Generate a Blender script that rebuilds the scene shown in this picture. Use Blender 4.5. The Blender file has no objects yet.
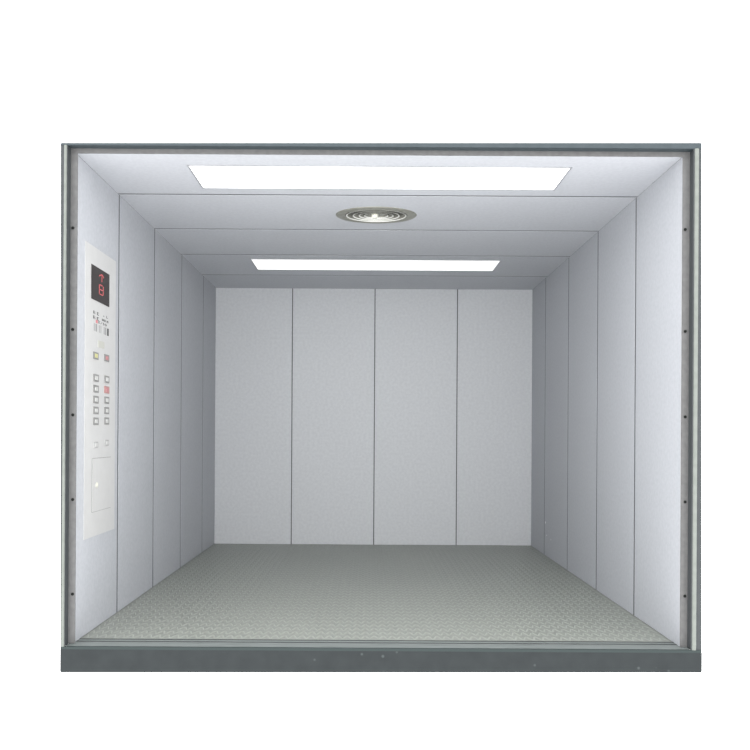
import bpy, math
from mathutils import Matrix

# ---------------------------------------------------------------- camera, world, exposure
scene = bpy.context.scene
COL = scene.collection

cam_data = bpy.data.cameras.new('camera')
cam = bpy.data.objects.new('camera', cam_data)
COL.objects.link(cam)
cam_data.sensor_width = 36.0
cam_data.sensor_fit = 'HORIZONTAL'
cam_data.lens = 797.2 / 750 * 36
cam_data.shift_x = (375 - 368.5) / 750
cam_data.shift_y = (435 - 375) / 750
cam.matrix_world = (Matrix.Translation((0, -6.92, 0.952)) @ Matrix.Rotation(math.pi / 2, 4, 'X')
                    @ Matrix.Rotation(0.0058, 4, 'Z'))
scene.camera = cam

world = bpy.data.worlds.new('world')
scene.world = world
world.use_nodes = True
bg = world.node_tree.nodes['Background']
bg.inputs['Color'].default_value = (1, 1, 1, 1)
bg.inputs['Strength'].default_value = 3.2

LAMP_REAR = 0.95
LAMP = 2.5           # emission strength of the ceiling light diffusers

scene.view_settings.view_transform = 'Standard'
scene.view_settings.look = 'None'
scene.view_settings.gamma = 1
scene.view_settings.use_curve_mapping = False
scene.view_settings.exposure = 0.0

# ---------------------------------------------------------------- dimensions (metres)
XL, XR = -1.333, 1.417          # inner faces of the side walls
ZC = 2.221                      # underside of the ceiling
YF = -3.314                     # front edge of walls and ceiling
GAP = 0.021
GAPB = 0.008                    # rear-wall joints
JOINTS_Y = [-2.675, -1.972, -1.25, -0.51]     # joints of side-wall panels
JOINTS_C = [-2.695, -1.985, -1.285, -0.57]      # joints of ceiling panels
JOINTS_X = [-0.666, 0.05, 0.766]              # joints of rear-wall panels


# ---------------------------------------------------------------- materials
def new_mat(name):
    m = bpy.data.materials.new(name)
    m.use_nodes = True
    nt = m.node_tree
    return m, nt, nt.nodes['Principled BSDF']


def plain(name, color, rough=0.5, metal=0.0, emit=None, strength=0, spec=0.5):
    m, nt, b = new_mat(name)
    b.inputs['Base Color'].default_value = (*color, 1)
    b.inputs['Roughness'].default_value = rough
    b.inputs['Metallic'].default_value = metal
    b.inputs['Specular IOR Level'].default_value = spec
    if emit:
        b.inputs['Emission Color'].default_value = (*emit, 1)
        b.inputs['Emission Strength'].default_value = strength
    return m


def mottled(name, c0, c1, scale, rough, metal, bump=0.0, detail=3, stretch=(1, 1, 1), rough_var=0.0):
    """metal sheet whose tone wavers slightly between c0 and c1"""
    m, nt, b = new_mat(name)
    N, Lk = nt.nodes, nt.links
    tc = N.new('ShaderNodeTexCoord')
    mp = N.new('ShaderNodeMapping')
    mp.inputs['Scale'].default_value = stretch
    Lk.new(tc.outputs['Object'], mp.inputs['Vector'])
    nz = N.new('ShaderNodeTexNoise')
    nz.inputs['Scale'].default_value = scale
    nz.inputs['Detail'].default_value = detail
    Lk.new(mp.outputs['Vector'], nz.inputs['Vector'])
    cr = N.new('ShaderNodeValToRGB')
    cr.color_ramp.elements[0].position = 0.35
    cr.color_ramp.elements[0].color = (*c0, 1)
    cr.color_ramp.elements[1].position = 0.65
    cr.color_ramp.elements[1].color = (*c1, 1)
    Lk.new(nz.outputs['Fac'], cr.inputs['Fac'])
    Lk.new(cr.outputs['Color'], b.inputs['Base Color'])
    b.inputs['Roughness'].default_value = rough
    b.inputs['Metallic'].default_value = metal
    b.inputs['Specular IOR Level'].default_value = 0.25
    if bump:
        bp = N.new('ShaderNodeBump')
        bp.inputs['Strength'].default_value = bump
        bp.inputs['Distance'].default_value = 0.001
        Lk.new(nz.outputs['Fac'], bp.inputs['Height'])
        Lk.new(bp.outputs['Normal'], b.inputs['Normal'])
    return m


M = {}
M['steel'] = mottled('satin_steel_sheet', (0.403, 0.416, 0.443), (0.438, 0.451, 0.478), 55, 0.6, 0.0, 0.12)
M['steel_ceiling'] = mottled('satin_steel_ceiling_brightened', (0.488, 0.501, 0.534), (0.524, 0.538, 0.570), 55, 0.6, 0.0, 0.12)  # same sheet as the side walls, its colour lightened to stand in for light
M['steel_back'] = mottled('satin_steel_rear_brightened', (0.611, 0.625, 0.645), (0.660, 0.675, 0.694), 45, 0.6, 0.0, 0.1)  # side-wall sheet again, with extra brightness put into the colour
M['steel_dark'] = plain('shell_steel', (0.085, 0.09, 0.094), 0.6, 0.3)
M['frame_dark'] = mottled('dark_grey_frame_paint', (0.041, 0.046, 0.049), (0.047, 0.052, 0.055), 30, 0.5, 0.0, 0.05)
M['header'] = mottled('blue_grey_frame_paint', (0.038, 0.050, 0.056), (0.045, 0.057, 0.064), 30, 0.5, 0.0, 0.05)
M['strip'] = mottled('grey_mounting_strip', (0.118, 0.118, 0.118), (0.141, 0.141, 0.141), 40, 0.5, 0.2)
M['bead'] = mottled('pale_green_grey_bead', (0.150, 0.164, 0.150), (0.173, 0.187, 0.173), 30, 0.4, 0.0)
M['nose'] = plain('teal_grey_nose', (0.029, 0.039, 0.039), 0.55, spec=0.2)
M['outer'] = plain('outer_edge_grey', (0.073, 0.077, 0.082), 0.5)
M['screw'] = plain('dark_screw', (0.012, 0.013, 0.012), 0.6, 0.0, spec=0.1)
M['sill'] = mottled('worn_sill_metal', (0.137, 0.155, 0.151), (0.173, 0.191, 0.187), 25, 0.5, 0.0, stretch=(0.3, 3, 3))
M['sill_groove'] = plain('sill_groove', (0.027, 0.031, 0.030), 0.6)
M['floor_base'] = mottled('floor_plate_recess', (0.185, 0.199, 0.178), (0.24, 0.255, 0.228), 40, 0.42, 0.0)
M['floor_base'].node_tree.nodes['Principled BSDF'].inputs['Specular IOR Level'].default_value = 0.7
M['floor_lug'] = mottled('floor_plate_worn_lug', (0.262, 0.277, 0.25), (0.318, 0.333, 0.303), 30, 0.42, 0.0)
M['floor_lug'].node_tree.nodes['Principled BSDF'].inputs['Specular IOR Level'].default_value = 0.7
M['plate'] = mottled('pale_satin_faceplate', (0.504, 0.504, 0.500), (0.522, 0.522, 0.517), 20, 0.4, 0.05)
M['screen'] = plain('smoked_screen', (0.035, 0.030, 0.030), 0.4, spec=0.2)
M['led'] = plain('red_led', (0.35, 0.08, 0.08), 0.5, emit=(0.60, 0.09, 0.10), strength=0.55)
M['bezel'] = plain('grey_button_bezel', (0.216, 0.216, 0.211), 0.45, 0.0)
M['cap'] = plain('pale_button_cap', (0.504, 0.504, 0.495), 0.4)
M['cap_mark'] = plain('button_numeral', (0.32, 0.32, 0.32), 0.5)
M['cap_yellow'] = plain('yellow_button_mark', (0.52, 0.50, 0.24), 0.4)
M['cap_red'] = plain('red_button_mark', (0.45, 0.20, 0.21), 0.4)
M['bezel_red'] = plain('lit_red_bezel', (0.40, 0.22, 0.21), 0.4)
M['cream'] = plain('cream_plate', (0.450, 0.450, 0.410), 0.45)
M['ink'] = plain('black_ink', (0.05, 0.05, 0.05), 0.6)
M['ink_grey'] = plain('grey_ink', (0.25, 0.25, 0.25), 0.6)
M['ink_pale'] = plain('pale_grey_ink', (0.36, 0.36, 0.36), 0.6)
M['ink_red'] = plain('red_ink', (0.55, 0.10, 0.13), 0.6)
M['seam'] = plain('service_door_seam', (0.20, 0.20, 0.20), 0.6)
M['lock'] = plain('cream_lock', (0.64, 0.63, 0.56), 0.3, 0.2)
M['diffuser_front'] = plain('lit_diffuser_by_entrance', (0.9, 0.9, 0.9), 0.5, emit=(1.0, 0.995, 0.985), strength=LAMP)
M['diffuser_rear'] = plain('lit_diffuser_by_rear_wall', (0.9, 0.9, 0.9), 0.5, emit=(1.0, 0.995, 0.985), strength=LAMP_REAR)
M['light_frame'] = plain('light_frame_metal', (0.40, 0.41, 0.43), 0.45, 0.4)
M['vent'] = mottled('vent_olive_grey', (0.23, 0.23, 0.20), (0.28, 0.28, 0.245), 40, 0.4, 0.3)
M['vent_lit_rim'] = plain('vent_rim_painted_light', (0.82, 0.82, 0.78), 0.35, 0.1)  # bright colour standing in for light caught on the ring rims
M['vent_dark'] = plain('vent_recess', (0.13, 0.13, 0.115), 0.7)
M['vent_hub'] = plain('vent_hub_cream', (0.80, 0.79, 0.70), 0.3, 0.1)
M['chip'] = plain('bare_paint_chip', (0.85, 0.86, 0.85), 0.5)


def apron_mat():
    """dark paint with a scatter of pale scuffs and a slightly worn top edge"""
    m, nt, b = new_mat('scuffed_dark_apron_paint')
    N, Lk = nt.nodes, nt.links
    tc = N.new('ShaderNodeTexCoord')
    nz = N.new('ShaderNodeTexNoise')
    nz.inputs['Scale'].default_value = 14
    nz.inputs['Detail'].default_value = 4
    Lk.new(tc.outputs['Object'], nz.inputs['Vector'])
    cr = N.new('ShaderNodeValToRGB')
    cr.color_ramp.elements[0].position = 0.3
    cr.color_ramp.elements[0].color = (0.0215, 0.025, 0.0265, 1)
    cr.color_ramp.elements[1].position = 0.7
    cr.color_ramp.elements[1].color = (0.026, 0.0305, 0.032, 1)
    Lk.new(nz.outputs['Fac'], cr.inputs['Fac'])
    vo = N.new('ShaderNodeTexVoronoi')
    vo.inputs['Scale'].default_value = 13
    Lk.new(tc.outputs['Object'], vo.inputs['Vector'])
    lt = N.new('ShaderNodeMapRange')
    lt.inputs['From Min'].default_value = 0.11
    lt.inputs['From Max'].default_value = 0.05
    Lk.new(vo.outputs['Distance'], lt.inputs['Value'])
    mx = N.new('ShaderNodeMix')
    mx.data_type = 'RGBA'
    mx.inputs[7].default_value = (0.055, 0.063, 0.064, 1)
    Lk.new(lt.outputs['Result'], mx.inputs[0])
    Lk.new(cr.outputs['Color'], mx.inputs[6])
    Lk.new(mx.outputs[2], b.inputs['Base Color'])
    b.inputs['Roughness'].default_value = 0.6
    b.inputs['Specular IOR Level'].default_value = 0.15
    return m


M['apron'] = apron_mat()


# ---------------------------------------------------------------- mesh helpers
class MB:
    def __init__(self):
        self.v, self.f, self.mi = [], [], []

    def add(self, verts, faces, mi=0):
        o = len(self.v)
        self.v += verts
        self.f += [tuple(i + o for i in fc) for fc in faces]
        self.mi += [mi] * len(faces)

    def box(self, x0, x1, y0, y1, z0, z1, mi=0):
        v = [(x, y, z) for z in (z0, z1) for y in (y0, y1) for x in (x0, x1)]
        self.add(v, [(0, 2, 3, 1), (4, 5, 7, 6), (0, 1, 5, 4), (2, 6, 7, 3), (0, 4, 6, 2), (1, 3, 7, 5)], mi)

    def hexa(self, v, mi=0):
        """eight corners in the order of box()"""
        self.add(list(v), [(0, 2, 3, 1), (4, 5, 7, 6), (0, 1, 5, 4), (2, 6, 7, 3), (0, 4, 6, 2), (1, 3, 7, 5)], mi)

    def prism(self, prof, axis, a0, a1, mi=0):
        """closed 2-D profile extruded along x ('x': (y, z)), y ('y': (x, z)) or z ('z': (x, y))"""
        def P(p, a):
            return {'x': (a, p[0], p[1]), 'y': (p[0], a, p[1]), 'z': (p[0], p[1], a)}[axis]
        n = len(prof)
        v = [P(p, a0) for p in prof] + [P(p, a1) for p in prof]
        f = [(i, (i + 1) % n, n + (i + 1) % n, n + i) for i in range(n)]
        f += [tuple(range(n))[::-1], tuple(range(n, 2 * n))]
        self.add(v, f, mi)

    def rings(self, rs, mi=0, n=64, close=False, cap0=False, cap1=False):
        """stack of ellipses (cx, cy, z, rx, ry) skinned into a surface"""
        v = []
        for cx, cy, z, rx, ry in rs:
            v += [(cx + rx * math.cos(2 * math.pi * k / n), cy + ry * math.sin(2 * math.pi * k / n), z) for k in range(n)]
        f = []
        m = len(rs)
        for i in range(m if close else m - 1):
            j = (i + 1) % m
            for k in range(n):
                f.append((i * n + k, i * n + (k + 1) % n, j * n + (k + 1) % n, j * n + k))
        if cap0:
            f.append(tuple(range(n))[::-1])
        if cap1:
            f.append(tuple(range((m - 1) * n, m * n)))
        self.add(v, f, mi)

    def disc_x(self, x0, x1, y, z, r, mi=0, n=20):
        """short cylinder whose axis runs along x"""
        self.prism([(y + r * math.cos(2 * math.pi * k / n), z + r * math.sin(2 * math.pi * k / n)) for k in range(n)], 'x', x0, x1, mi)

    def disc_y(self, y0, y1, x, z, r, mi=0, n=16):
        self.prism([(x + r * math.cos(2 * math.pi * k / n), z + r * math.sin(2 * math.pi * k / n)) for k in range(n)], 'y', y0, y1, mi)

    def build(self, name, mats, parent=None, bevel=0.0, origin=None, seg=2, smooth=False):
        me = bpy.data.meshes.new(name)
        ox, oy, oz = origin or (0, 0, 0)
        me.from_pydata([(x - ox, y - oy, z - oz) for x, y, z in self.v], [], self.f)
        for m in (mats if isinstance(mats, (list, tuple)) else [mats]):
            me.materials.append(m)
        me.polygons.foreach_set('material_index', self.mi)
        import bmesh
        bm = bmesh.new()
        bm.from_mesh(me)
        bmesh.ops.recalc_face_normals(bm, faces=bm.faces)
        bm.to_mesh(me)
        bm.free()
        if smooth:
            me.polygons.foreach_set('use_smooth', [True] * len(me.polygons))
        me.update()
        o = bpy.data.objects.new(name, me)
        COL.objects.link(o)
        if parent:
            o.parent = parent
            if origin:
                w = parent_world(parent)
                o.location = (ox - w[0], oy - w[1], oz - w[2])
            else:
                w = parent_world(parent)
                o.location = (-w[0], -w[1], -w[2])
        elif origin:
            o.location = origin
        if bevel:
            b = o.modifiers.new('edge_bevel', 'BEVEL')
            b.width = bevel
            b.segments = seg
            b.limit_method = 'ANGLE'
            b.harden_normals = False
        return o


def parent_world(o):
    x = y = z = 0
    while o:
        x += o.location.x
        y += o.location.y
        z += o.location.z
        o = o.parent
    return x, y, z


def structure(o):
    o['kind'] = 'structure'
    return o


def thing(name, label, cat, loc, group=None):
    o = bpy.data.objects.new(name, None)
    o.empty_display_size = 0.05
    COL.objects.link(o)
    o.location = loc
    o['label'] = label
    o['category'] = cat
    o['kind'] = 'thing'
    if group:
        o['group'] = group
    return o


# ---------------------------------------------------------------- the setting: floor of tread plate
def build_floor():
    import numpy as np
    y0, y1 = YF + 0.1, 0.0
    mb = MB()
    mb.box(XL - 0.029, XR + 0.029, y0, y1 + 0.029, -0.03, -0.0012)
    px, py = 0.0212, 0.078
    H = 0.0017
    hu, hv, hw = 0.0095, 0.036, 0.0052      # half run across, half run in depth, half width
    nx = int((XR - XL - 0.012) / px)
    ny = int((y1 - y0 - 0.01) / py)
    for j in range(ny):
        cy = y0 + 0.006 + (j + 0.5) * py
        for i in range(nx):
            cx = XL + 0.008 + (i + 0.5) * px
            s = 1 if i % 2 else -1
            v = []
            for (u, w, h) in ((-1, 0, 0), (-.5, -1, 0), (.6, -1, 0), (1, 0, 0), (.5, 1, 0), (-.6, 1, 0), (-.6, 0, 1), (.6, 0, 1)):
                v.append((cx + s * (u * hu) + w * hw, cy + u * hv, -0.0012 + h * H))
            fs = [(0, 1, 6), (1, 2, 7, 6), (2, 3, 7), (3, 4, 7), (4, 5, 6, 7), (5, 0, 6)]
            mb.add(v, fs, 1)
    me = bpy.data.meshes.new('floor')
    me.from_pydata(mb.v, [], mb.f)
    me.materials.append(M['floor_base'])
    me.materials.append(M['floor_lug'])
    me.polygons.foreach_set('material_index', mb.mi)
    me.update()
    o = bpy.data.objects.new('floor', me)
    COL.objects.link(o)
    structure(o)


build_floor()

# side walls: a backing sheet with upright steel panels hooked onto it
edges_y = [YF] + JOINTS_Y + [0.0]
T = 0.022


def side_wall(name, side):
    x_in = XL if side < 0 else XR
    xb0, xb1 = (x_in + side * (T + 0.008), x_in + side * T)
    mb = MB()
    mb.box(min(xb0, xb1), max(xb0, xb1), YF, 0.03, -0.0005, ZC + 0.024)
    xj0, xj1 = sorted((x_in + side * 0.002, x_in + side * (T + 0.004)))
    for jy in JOINTS_Y:
        mb.box(xj0, xj1, jy - GAP / 2, jy + GAP / 2, 0.0, ZC)
    w = structure(mb.build(name, M['steel_dark']))
    for k in range(len(edges_y) - 1):
        a = edges_y[k] + (GAP / 2 if k else 0)
        b = edges_y[k + 1] - (GAP / 2 if k < len(edges_y) - 2 else 0)
        m = MB()
        x0, x1 = sorted((x_in, x_in + side * T))
        m.box(x0, x1, a, b, 0.0, ZC)
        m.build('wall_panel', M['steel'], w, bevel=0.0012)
    return w


wl = side_wall('wall_left', -1)
wr = side_wall('wall_right', 1)

mb = MB()
mb.box(XL - 0.021, XR + 0.021, T, T + 0.008, -0.0005, ZC + 0.024)
for jx in JOINTS_X:
    mb.box(jx - GAPB / 2, jx + GAPB / 2, 0.002, T + 0.004, 0.0, ZC)
wb = structure(mb.build('wall_back', M['steel_dark']))
ex = [XL] + JOINTS_X + [XR]
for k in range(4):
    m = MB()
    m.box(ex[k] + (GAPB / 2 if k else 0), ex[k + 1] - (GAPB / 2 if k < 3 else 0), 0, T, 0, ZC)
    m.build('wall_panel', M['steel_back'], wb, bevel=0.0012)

# ceiling: backing sheet, five panels; two hold a light, one the air outlet
mb = MB()
mb.box(XL, XR, YF, 0.0, ZC + T, ZC + T + 0.006)
for jy in JOINTS_C:
    mb.box(XL, XR, jy - GAP / 2, jy + GAP / 2, ZC + 0.002, ZC + T + 0.003)
ceil = structure(mb.build('ceiling', M['steel_dark']))
LX0, LX1 = -0.862, 0.951
LIGHTS = [(-3.153, -2.806), (-1.147, -0.776)]
VC = (0.037, -2.321)
VRX, VRY = 0.234, 0.172

edges_y = [YF] + JOINTS_C + [0.0]
for k in range(5):
    a = edges_y[k] + (GAP / 2 if k else 0)
    b = edges_y[k + 1] - (GAP / 2 if k < 4 else 0)
    m = MB()
    hole = None
    for (ya, yb) in LIGHTS:
        if a < ya < b:
            hole = (ya, yb)
    if hole:
        ya, yb = hole[0] - 0.004, hole[1] + 0.004
        X0, X1 = LX0 - 0.004, LX1 + 0.004
        o4 = [(XL, a), (XR, a), (XR, b), (XL, b)]
        i4 = [(X0, ya), (X1, ya), (X1, yb), (X0, yb)]
        v = [(x, y, z) for z in (ZC, ZC + T) for ring in (o4, i4) for x, y in ring]
        f = []
        for q in range(4):
            r = (q + 1) % 4
            f += [(q, r, 4 + r, 4 + q), (8 + q, 8 + r, 12 + r, 12 + q), (q, r, 8 + r, 8 + q), (4 + q, 4 + r, 12 + r, 12 + q)]
        m.add(v, f)
    elif a < VC[1] < b:
        rx, ry = VRX - 0.03, VRY - 0.025
        ang = sorted([2 * math.pi * q / 64 for q in range(64)] +
                     [math.atan2(yy - VC[1], xx - VC[0]) % (2 * math.pi) for xx in (XL, XR) for yy in (a, b)])
        outer, inner = [], []
        for t in ang:
            c, s = math.cos(t), math.sin(t)
            inner.append((VC[0] + rx * c, VC[1] + ry * s))
            cand = []
            if abs(c) > 1e-9:
                cand.append(((XR if c > 0 else XL) - VC[0]) / c)
            if abs(s) > 1e-9:
                cand.append(((b if s > 0 else a) - VC[1]) / s)
            k_ = min(cand)
            outer.append((VC[0] + k_ * c, VC[1] + k_ * s))
        n = len(ang)
        v = [(x, y, z) for z in (ZC, ZC + T) for ring in (outer, inner) for x, y in ring]
        f = []
        for q in range(n):
            r = (q + 1) % n
            f += [(q, r, n + r, n + q), (2 * n + q, 2 * n + r, 3 * n + r, 3 * n + q),
                  (q, r, 2 * n + r, 2 * n + q), (n + q, n + r, 3 * n + r, 3 * n + q)]
        m.add(v, f)
    else:
        m.box(XL, XR, a, b, ZC, ZC + T)
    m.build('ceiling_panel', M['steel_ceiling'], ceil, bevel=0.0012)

# ---------------------------------------------------------------- ceiling lights
LIGHT_LABELS = ['long white lit ceiling light nearest the open doorway, in front of the round air outlet',
                'long white lit ceiling light nearest the rear wall, behind the round air outlet']
for (ya, yb), lab in zip(LIGHTS, LIGHT_LABELS):
    t = thing('ceiling_light', lab, 'ceiling light', ((LX0 + LX1) / 2, (ya + yb) / 2, ZC),
              'rectangular lights in the lift ceiling')
    m = MB()
    fw = 0.008
    e = 0.0035
    z0, z1 = ZC - 0.0015, ZC + 0.018
    o4 = [(LX0 - e, ya - e), (LX1 + e, ya - e), (LX1 + e, yb + e), (LX0 - e, yb + e)]
    i4 = [(LX0 + fw - e, ya + fw - e), (LX1 - fw + e, ya + fw - e), (LX1 - fw + e, yb - fw + e), (LX0 + fw - e, yb - fw + e)]
    v = [(x, y, z) for z in (z0, z1) for ring in (o4, i4) for x, y in ring]
    f = []
    for q in range(4):
        r = (q + 1) % 4
        f += [(q, r, 4 + r, 4 + q), (8 + q, 8 + r, 12 + r, 12 + q), (q, r, 8 + r, 8 + q), (4 + q, 4 + r, 12 + r, 12 + q)]
    m.add(v, f)
    m.build('light_frame', M['light_frame'], t)
    m = MB()
    m.box(LX0 + fw - e, LX1 - fw + e, ya + fw - e, yb - fw + e, ZC + 0.001, ZC + 0.014)
    m.build('diffuser', M['diffuser_front' if ya < -2 else 'diffuser_rear'], t)

# ---------------------------------------------------------------- round air outlet
t = thing('air_vent', 'round olive-grey ceiling air outlet with concentric rings and pale centre knob', 'air vent',
          (VC[0], VC[1], ZC))


def vring(s, z):
    return (VC[0], VC[1], z, VRX * s, VRY * s)


m = MB()
m.rings([vring(1.0, ZC), vring(0.985, ZC - 0.004), vring(0.82, ZC - 0.009), vring(0.765, ZC - 0.004), vring(0.765, ZC + 0.012),
         vring(0.83, ZC + 0.012), vring(0.83, ZC)], close=True)
m.build('flange', M['vent'], t, smooth=False)
m = MB()
m.rings([vring(0.82, ZC + 0.0125), vring(0.82, ZC + 0.016)], cap0=True, cap1=True)
m.build('back_plate', M['vent_dark'], t)
for s in (0.745, 0.58, 0.43, 0.30):
    m = MB()
    m.rings([vring(s - 0.02, ZC - 0.006), vring(s, ZC - 0.006), vring(s - 0.015, ZC + 0.0), vring(s - 0.045, ZC + 0.0115),
             vring(s - 0.065, ZC + 0.0115), vring(s - 0.03, ZC - 0.0025)], close=True)
    for q in range(6):
        for k in range(64):
            m.mi[q * 64 + k] = 1 if q in (0, 5) else 0  # rim faces take the painted-light colour, ring bodies stay olive
    m.build('louvre_ring', [M['vent'], M['vent_lit_rim']], t)
m = MB()
m.rings([vring(0.19, ZC + 0.012), vring(0.19, ZC + 0.001), vring(0.12, ZC - 0.003)], cap0=True, cap1=True)
m.build('hub', M['vent'], t)
m = MB()
m.rings([(VC[0] - .008, VC[1] - .03, ZC - 0.004, .020, .022), (VC[0] - .008, VC[1] - .03, ZC - 0.020, .018, .020), (VC[0] - .008, VC[1] - .03, ZC - 0.026, .010, .012)],
        cap0=True, cap1=True, n=32)
m.build('knob', M['vent_hub'], t, smooth=True)

# ---------------------------------------------------------------- entrance frame
YA, YB = -3.36, -3.32          # front and back of jambs and header
# (inner x, outer x at the foot, outer x at the head, bead x0, bead x1, strip x0, strip x1)
JL = dict(inn=-1.351, of=-1.3695, oh=-1.382, b0=-1.3665, b1=-1.3535, s0=-1.362, s1=-1.320,
          screws=[(-1.3400, 1.879), (-1.3380, 1.421), (-1.3355, 1.035), (-1.3335, 0.653), (-1.3320, 0.226)],
          label='narrow dark grey left entrance post with a pale bead, beside the control panel')
JR = dict(inn=1.4445, of=1.4930, oh=1.4795, b0=1.4495, b1=1.4685, s0=1.4125, s1=1.46,
          screws=[(1.4245, 1.888), (1.427, 1.428), (1.429, 1.042), (1.431, 0.658), (1.4325, 0.233)],
          label='narrow dark grey right entrance post with a pale bead, at the plain side wall')
ZH = 2.2385                    # underside of the header
for J in (JL, JR):
    t = thing('entrance_post', J['label'], 'side post', ((J['inn'] + J['of']) / 2, (YA + YB) / 2, 0.0),
              'upright posts of the lift entrance')
    lo, hi = sorted((J['inn'], J['of']))
    lo2, hi2 = sorted((J['inn'], J['oh']))
    m = MB()
    m.hexa([(lo, YA, 0), (hi, YA, 0), (lo, YB, 0), (hi, YB, 0), (lo2, YA, ZH), (hi2, YA, ZH), (lo2, YB, ZH), (hi2, YB, ZH)])
    m.build('jamb_post', M['frame_dark'], t)
    m = MB()
    w = J['b1'] - J['b0']
    prof = [(J['b0'], YA + 0.001)] + [(J['b0'] + w * (0.5 - 0.5 * math.cos(math.pi * q / 8)), YA - 0.006 * math.sin(math.pi * q / 8))
                                       for q in range(9)] + [(J['b1'], YA + 0.001)]
    m.prism(prof, 'z', 0.0, ZH)
    m.build('bead', M['bead'], t)
    m = MB()
    m.box(J['s0'], J['s1'], YB, YB + 0.004, 0.003, ZH + 0.006)
    st = m.build('mounting_strip', M['strip'], t)
    for sx, sz in J['screws']:
        m = MB()
        m.disc_y(YB - 0.0025, YB + 0.001, sx, sz, 0.0068)
        m.build('screw', M['screw'], st)

t = thing('entrance_header', 'long thin blue-grey header bar across the top of the lift entrance', 'header bar',
          (0.05, (YA + YB) / 2, ZH))
m = MB()
r = 0.006
ol, orr = JL['oh'] - 0.0005, JR['oh'] + 0.0005
zl, zr = 2.248, 2.2645
prof = [(ol, ZH), (orr, ZH), (orr, zr - r), (orr - r * .3, zr - r * .3), (orr - r, zr), (ol + r, zl), (ol + r * .3, zl - r * .3), (ol, zl - r)]
m.prism(prof, 'y', YA - 0.002, YB)
m.build('header_bar', M['header'], t)
m = MB()
m.box(JL['s1'], JR['s0'], YB, YB + 0.004, 2.2165, ZH + 0.006)
m.build('mounting_strip', M['strip'], t)

# sill: ribbed tracks in front of the floor
t = thing('entrance_sill', 'ribbed grey metal threshold in front of the tread-plate floor', 'threshold',
          (0.05, -3.29, -0.03))
m = MB()
f0 = YF + 0.1
prof = [(f0, -0.03), (f0, -0.0012), (f0 - 0.002, -0.0012), (f0 - 0.002, -0.016), (-3.232, -0.016), (-3.232, 0.0), (-3.262, 0.0),
        (-3.262, -0.016), (-3.277, -0.016), (-3.277, 0.001), (-3.338, 0.001), (-3.3478, -0.001), (-3.3478, -0.03)]
n0 = len(m.f)
m.prism(prof, 'x', JL['inn'], JR['inn'])
for i in (2, 3, 6, 7):
    m.mi[n0 + i] = 1
m.build('sill_track', [M['sill'], M['sill_groove']], t)

t = thing('sill_apron', 'dark grey scuffed kick plate below the threshold of the lift', 'apron', (0.05, -3.34, -0.10))
m = MB()
r = 0.006
AL, AR = JL['of'] - 0.0005, JR['of'] + 0.0005
bl, br = -0.1150, -0.0995
prof = [(AL, -0.0125), (AR, -0.0125), (AR, br + r), (AR - r * .3, br + r * .3), (AR - r, br), (AL + r, bl), (AL + r * .3, bl + r * .3), (AL, bl + r)]
m.prism(prof, 'y', YA - 0.003, YA + 0.012)
m.build('apron_plate', M['apron'], t)
m = MB()
m.box(AL + .001, AR - .001, YA - 0.0025, YA + 0.012, -0.0125, -0.0005)
m.build('nose_strip', M['nose'], t)

# ---------------------------------------------------------------- control panel on the left wall
PX = XL                         # wall face
X1 = PX + 0.002                 # face of the plate
PY0, PY1, PZ0, PZ1 = -3.185, -2.735, 0.452, 1.855
cop = thing('control_panel', 'tall pale lift control panel with display and push buttons on the left wall', 'control panel',
            (PX, (PY0 + PY1) / 2, PZ0))
m = MB()
m.box(PX, X1, PY0, PY1, PZ0, PZ1)
m.build('faceplate', M['plate'], cop, bevel=0.0006)

m = MB()
m.box(X1 - 0.001, X1 + 0.0015, -3.106, -2.842, 1.598, 1.764)
disp = m.build('display', M['screen'], cop)
disp['label'] = 'black display screen'


def bar(m, p, q, w, x0, x1, mi=0):
    """flat stroke on the wall plane from p to q (y, z)"""
    dy, dz = q[0] - p[0], q[1] - p[1]
    l = math.hypot(dy, dz)
    ny_, nz_ = -dz / l * w / 2, dy / l * w / 2
    ey, ez = dy / l * w * 0.35, dz / l * w * 0.35
    m.prism([(p[0] - ey - ny_, p[1] - ez - nz_), (p[0] - ey + ny_, p[1] - ez + nz_),
             (q[0] + ey + ny_, q[1] + ez + nz_), (q[0] + ey - ny_, q[1] + ez - nz_)], 'x', x0, x1, mi)


GX0, GX1 = X1 + 0.0012, X1 + 0.0022
m = MB()
bar(m, (-2.958, 1.706), (-2.958, 1.738), 0.006, GX0, GX1)
bar(m, (-2.996, 1.728), (-2.962, 1.740), 0.0045, GX0, GX1)
bar(m, (-2.954, 1.740), (-2.932, 1.730), 0.0045, GX0, GX1)
a = m.build('direction_arrow', M['led'], disp)
a['label'] = 'red lit up arrow'
m = MB()
gy0, gy1, gz0, gz1 = -2.995, -2.938, 1.640, 1.686
gm = (gz0 + gz1) / 2
for p, q in (((gy0 + .008, gz1), (gy1 - .012, gz1)), ((gy0 + .008, gm), (gy1 - .008, gm)), ((gy0 + .008, gz0), (gy1 - .008, gz0))):
    bar(m, p, q, 0.004, GX0, GX1)
for p, q in (((gy0, gz1 - .004), (gy0, gm + .004)), ((gy1, gz1 - .004), (gy1, gm + .004)), ((gy0, gz0 + .004), (gy0, gm - .004)),
             ((gy1, gz0 + .004), (gy1, gm - .004))):
    bar(m, p, q, 0.007, GX0, GX1)
a = m.build('floor_digit', M['led'], disp)
a['label'] = 'red lit numeral 8'

# printed capacity label
GL = {
    'R': ['110', '101', '110', '101', '101'], 'E': ['111', '100', '110', '100', '111'], 'L': ['100', '100', '100', '100', '111'],
    'W': ['101', '101', '111', '111', '101'], 'N': ['101', '111', '111', '101', '101'], '8': ['111', '101', '111', '101', '111'],
    'D': ['110', '101', '101', '101', '110'], '/': ['001', '001', '010', '100', '100'], '.': ['000', '000', '010', '011', '000'],
    'O': ['111', '101', '101', '101', '111'], 'S': ['111', '100', '111', '001', '111'],
}


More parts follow.
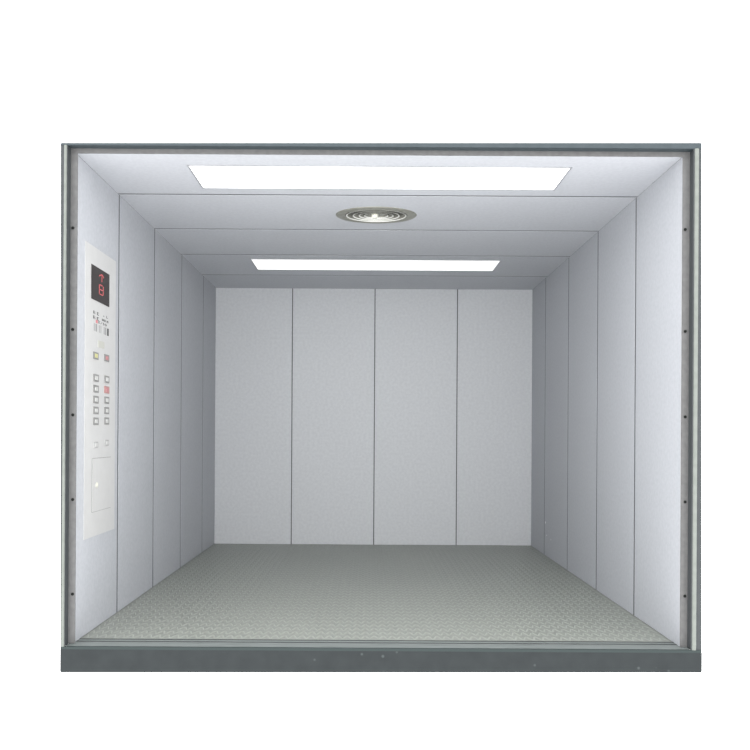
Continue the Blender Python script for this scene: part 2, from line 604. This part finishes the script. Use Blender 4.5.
def glyph(m, ch, yc, zc, w, h, x0, x1, mi=0):
    for r_, row in enumerate(GL[ch]):
        for c_, b_ in enumerate(row):
            if b_ == '1':
                y0 = yc - w / 2 + c_ * w / 3
                z1 = zc + h / 2 - r_ * h / 5
                m.box(x0, x1, y0, y0 + w / 3 * .98, z1 - h / 5 * .98, z1, mi)


m = MB()
LB0, LB1 = X1 - 0.0005, X1 + 0.0006
m.box(LB0, X1 + 0.0003, -3.088, -2.828, 1.436, 1.556)
lp = m.build('capacity_label', M['plate'], cop)
lp['label'] = 'printed capacity label'
ROWS = [
    [('R', -3.062, 1.538, .028, .015), ('E', -3.010, 1.538, .028, .015), ('.', -2.928, 1.541, .022, .012), ('L', -2.873, 1.541, .022, .012)],
    [('R', -3.062, 1.514, .030, .016), ('E', -3.010, 1.514, .030, .016), ('W', -2.938, 1.519, .025, .011), ('O', -2.908, 1.519, .025, .011),
     ('N', -2.866, 1.519, .025, .011)],
    [('E', -2.990, 1.4995, .022, .012), ('/', -2.958, 1.4995, .022, .012), ('D', -2.922, 1.4995, .022, .012), ('D', -2.888, 1.4995, .022, .012)]]
for row in ROWS:
    for ch, gy, gz, gw, gh in row:
        m = MB()
        glyph(m, ch, gy, gz, gw, gh, LB0, LB1)
        m.build('printed_character', M['ink'], lp)
m = MB()
glyph(m, '8', -3.026, 1.498, 0.026, 0.015, LB0, LB1)
m.build('printed_character', M['ink_red'], lp)['label'] = 'red printed character'
for y0, y1, mt in ((-3.068, -3.045, 'ink_pale'), (-3.040, -3.022, 'ink_grey'), (-2.995, -2.975, 'ink_pale'), (-2.970, -2.958, 'ink_pale'),
                   (-2.925, -2.912, 'ink_pale'), (-2.908, -2.892, 'ink_grey'), (-2.888, -2.880, 'ink_pale'), (-2.872, -2.846, 'ink')):
    m = MB()
    m.box(LB0, LB1, y0, y1, 1.449, 1.486)
    m.build('printed_bar', M[mt], lp)

m = MB()
m.box(X1 - 0.001, X1 + 0.002, -3.008, -2.914, 1.376, 1.410)
e = m.build('indicator_plate', M['cream'], cop, bevel=0.001)
e['label'] = 'blank cream indicator plate'

BW, BH = 0.074, 0.036


def button(y, z, cap='cap', bez='bezel', label=None, bw=BW, bh=BH, mark=True, cw=0.52):
    m = MB()
    m.box(X1 - 0.001, X1 + 0.003, y - bw / 2, y + bw / 2, z - bh / 2, z + bh / 2)
    b = m.build('push_button', M[bez], cop, bevel=0.001)
    if label:
        b['label'] = label
    m = MB()
    m.box(X1 + 0.002, X1 + 0.005, y - bw * cw / 2, y + bw * cw / 2, z - bh * cw / 2, z + bh * cw / 2)
    m.build('button_cap', M[cap], b, bevel=0.0008)
    return b


YC1, YC2 = -3.033, -2.873
button(-3.038, 1.330, 'cap_yellow', label='yellow push button')
button(-2.878, 1.334, 'cap_red', label='push button with a red mark')
for k in range(5):
    button(YC1, 1.222 - 0.0527 * k)
    if k == 1:
        button(YC2, 1.226 - 0.0527 * k, 'cap_red', 'bezel_red', 'push button lit red')
    else:
        button(YC2, 1.226 - 0.0527 * k, bw=0.070)
button(YC1 + 0.004, 0.896, bw=0.056, bh=0.03, bez='ink_pale', cw=0.55)
button(YC2 + 0.005, 0.904, bw=0.056, bh=0.03, bez='ink_pale', cw=0.55)

# service door with a thin seam all round and a round lock
m = MB()
m.box(X1 - 0.001, X1 + 0.0008, -3.083, -2.799, 0.570, 0.832)
sd = m.build('service_door', M['seam'], cop)
m = MB()
m.box(X1 - 0.0005, X1 + 0.002, -3.079, -2.7995, 0.572, 0.830)
dp = m.build('door_leaf', M['plate'], sd)
m = MB()
m.disc_x(X1 + 0.001, X1 + 0.006, -3.019, 0.700, 0.013)
m.disc_x(X1 + 0.006, X1 + 0.008, -3.019, 0.700, 0.007)
m.build('lock', M['lock'], sd)

# paint chips on the right wall near the rear corner
mchip = MB()
for (y, z, r_) in ((-0.556, 0.262, 0.010), (-0.60, 0.165, 0.006), (-0.75, 0.150, 0.006)):
    mchip.disc_x(XR - 0.0008, XR + 0.0005, y, z, r_, n=9)
mchip.build('paint_chips', M['chip'], wr)
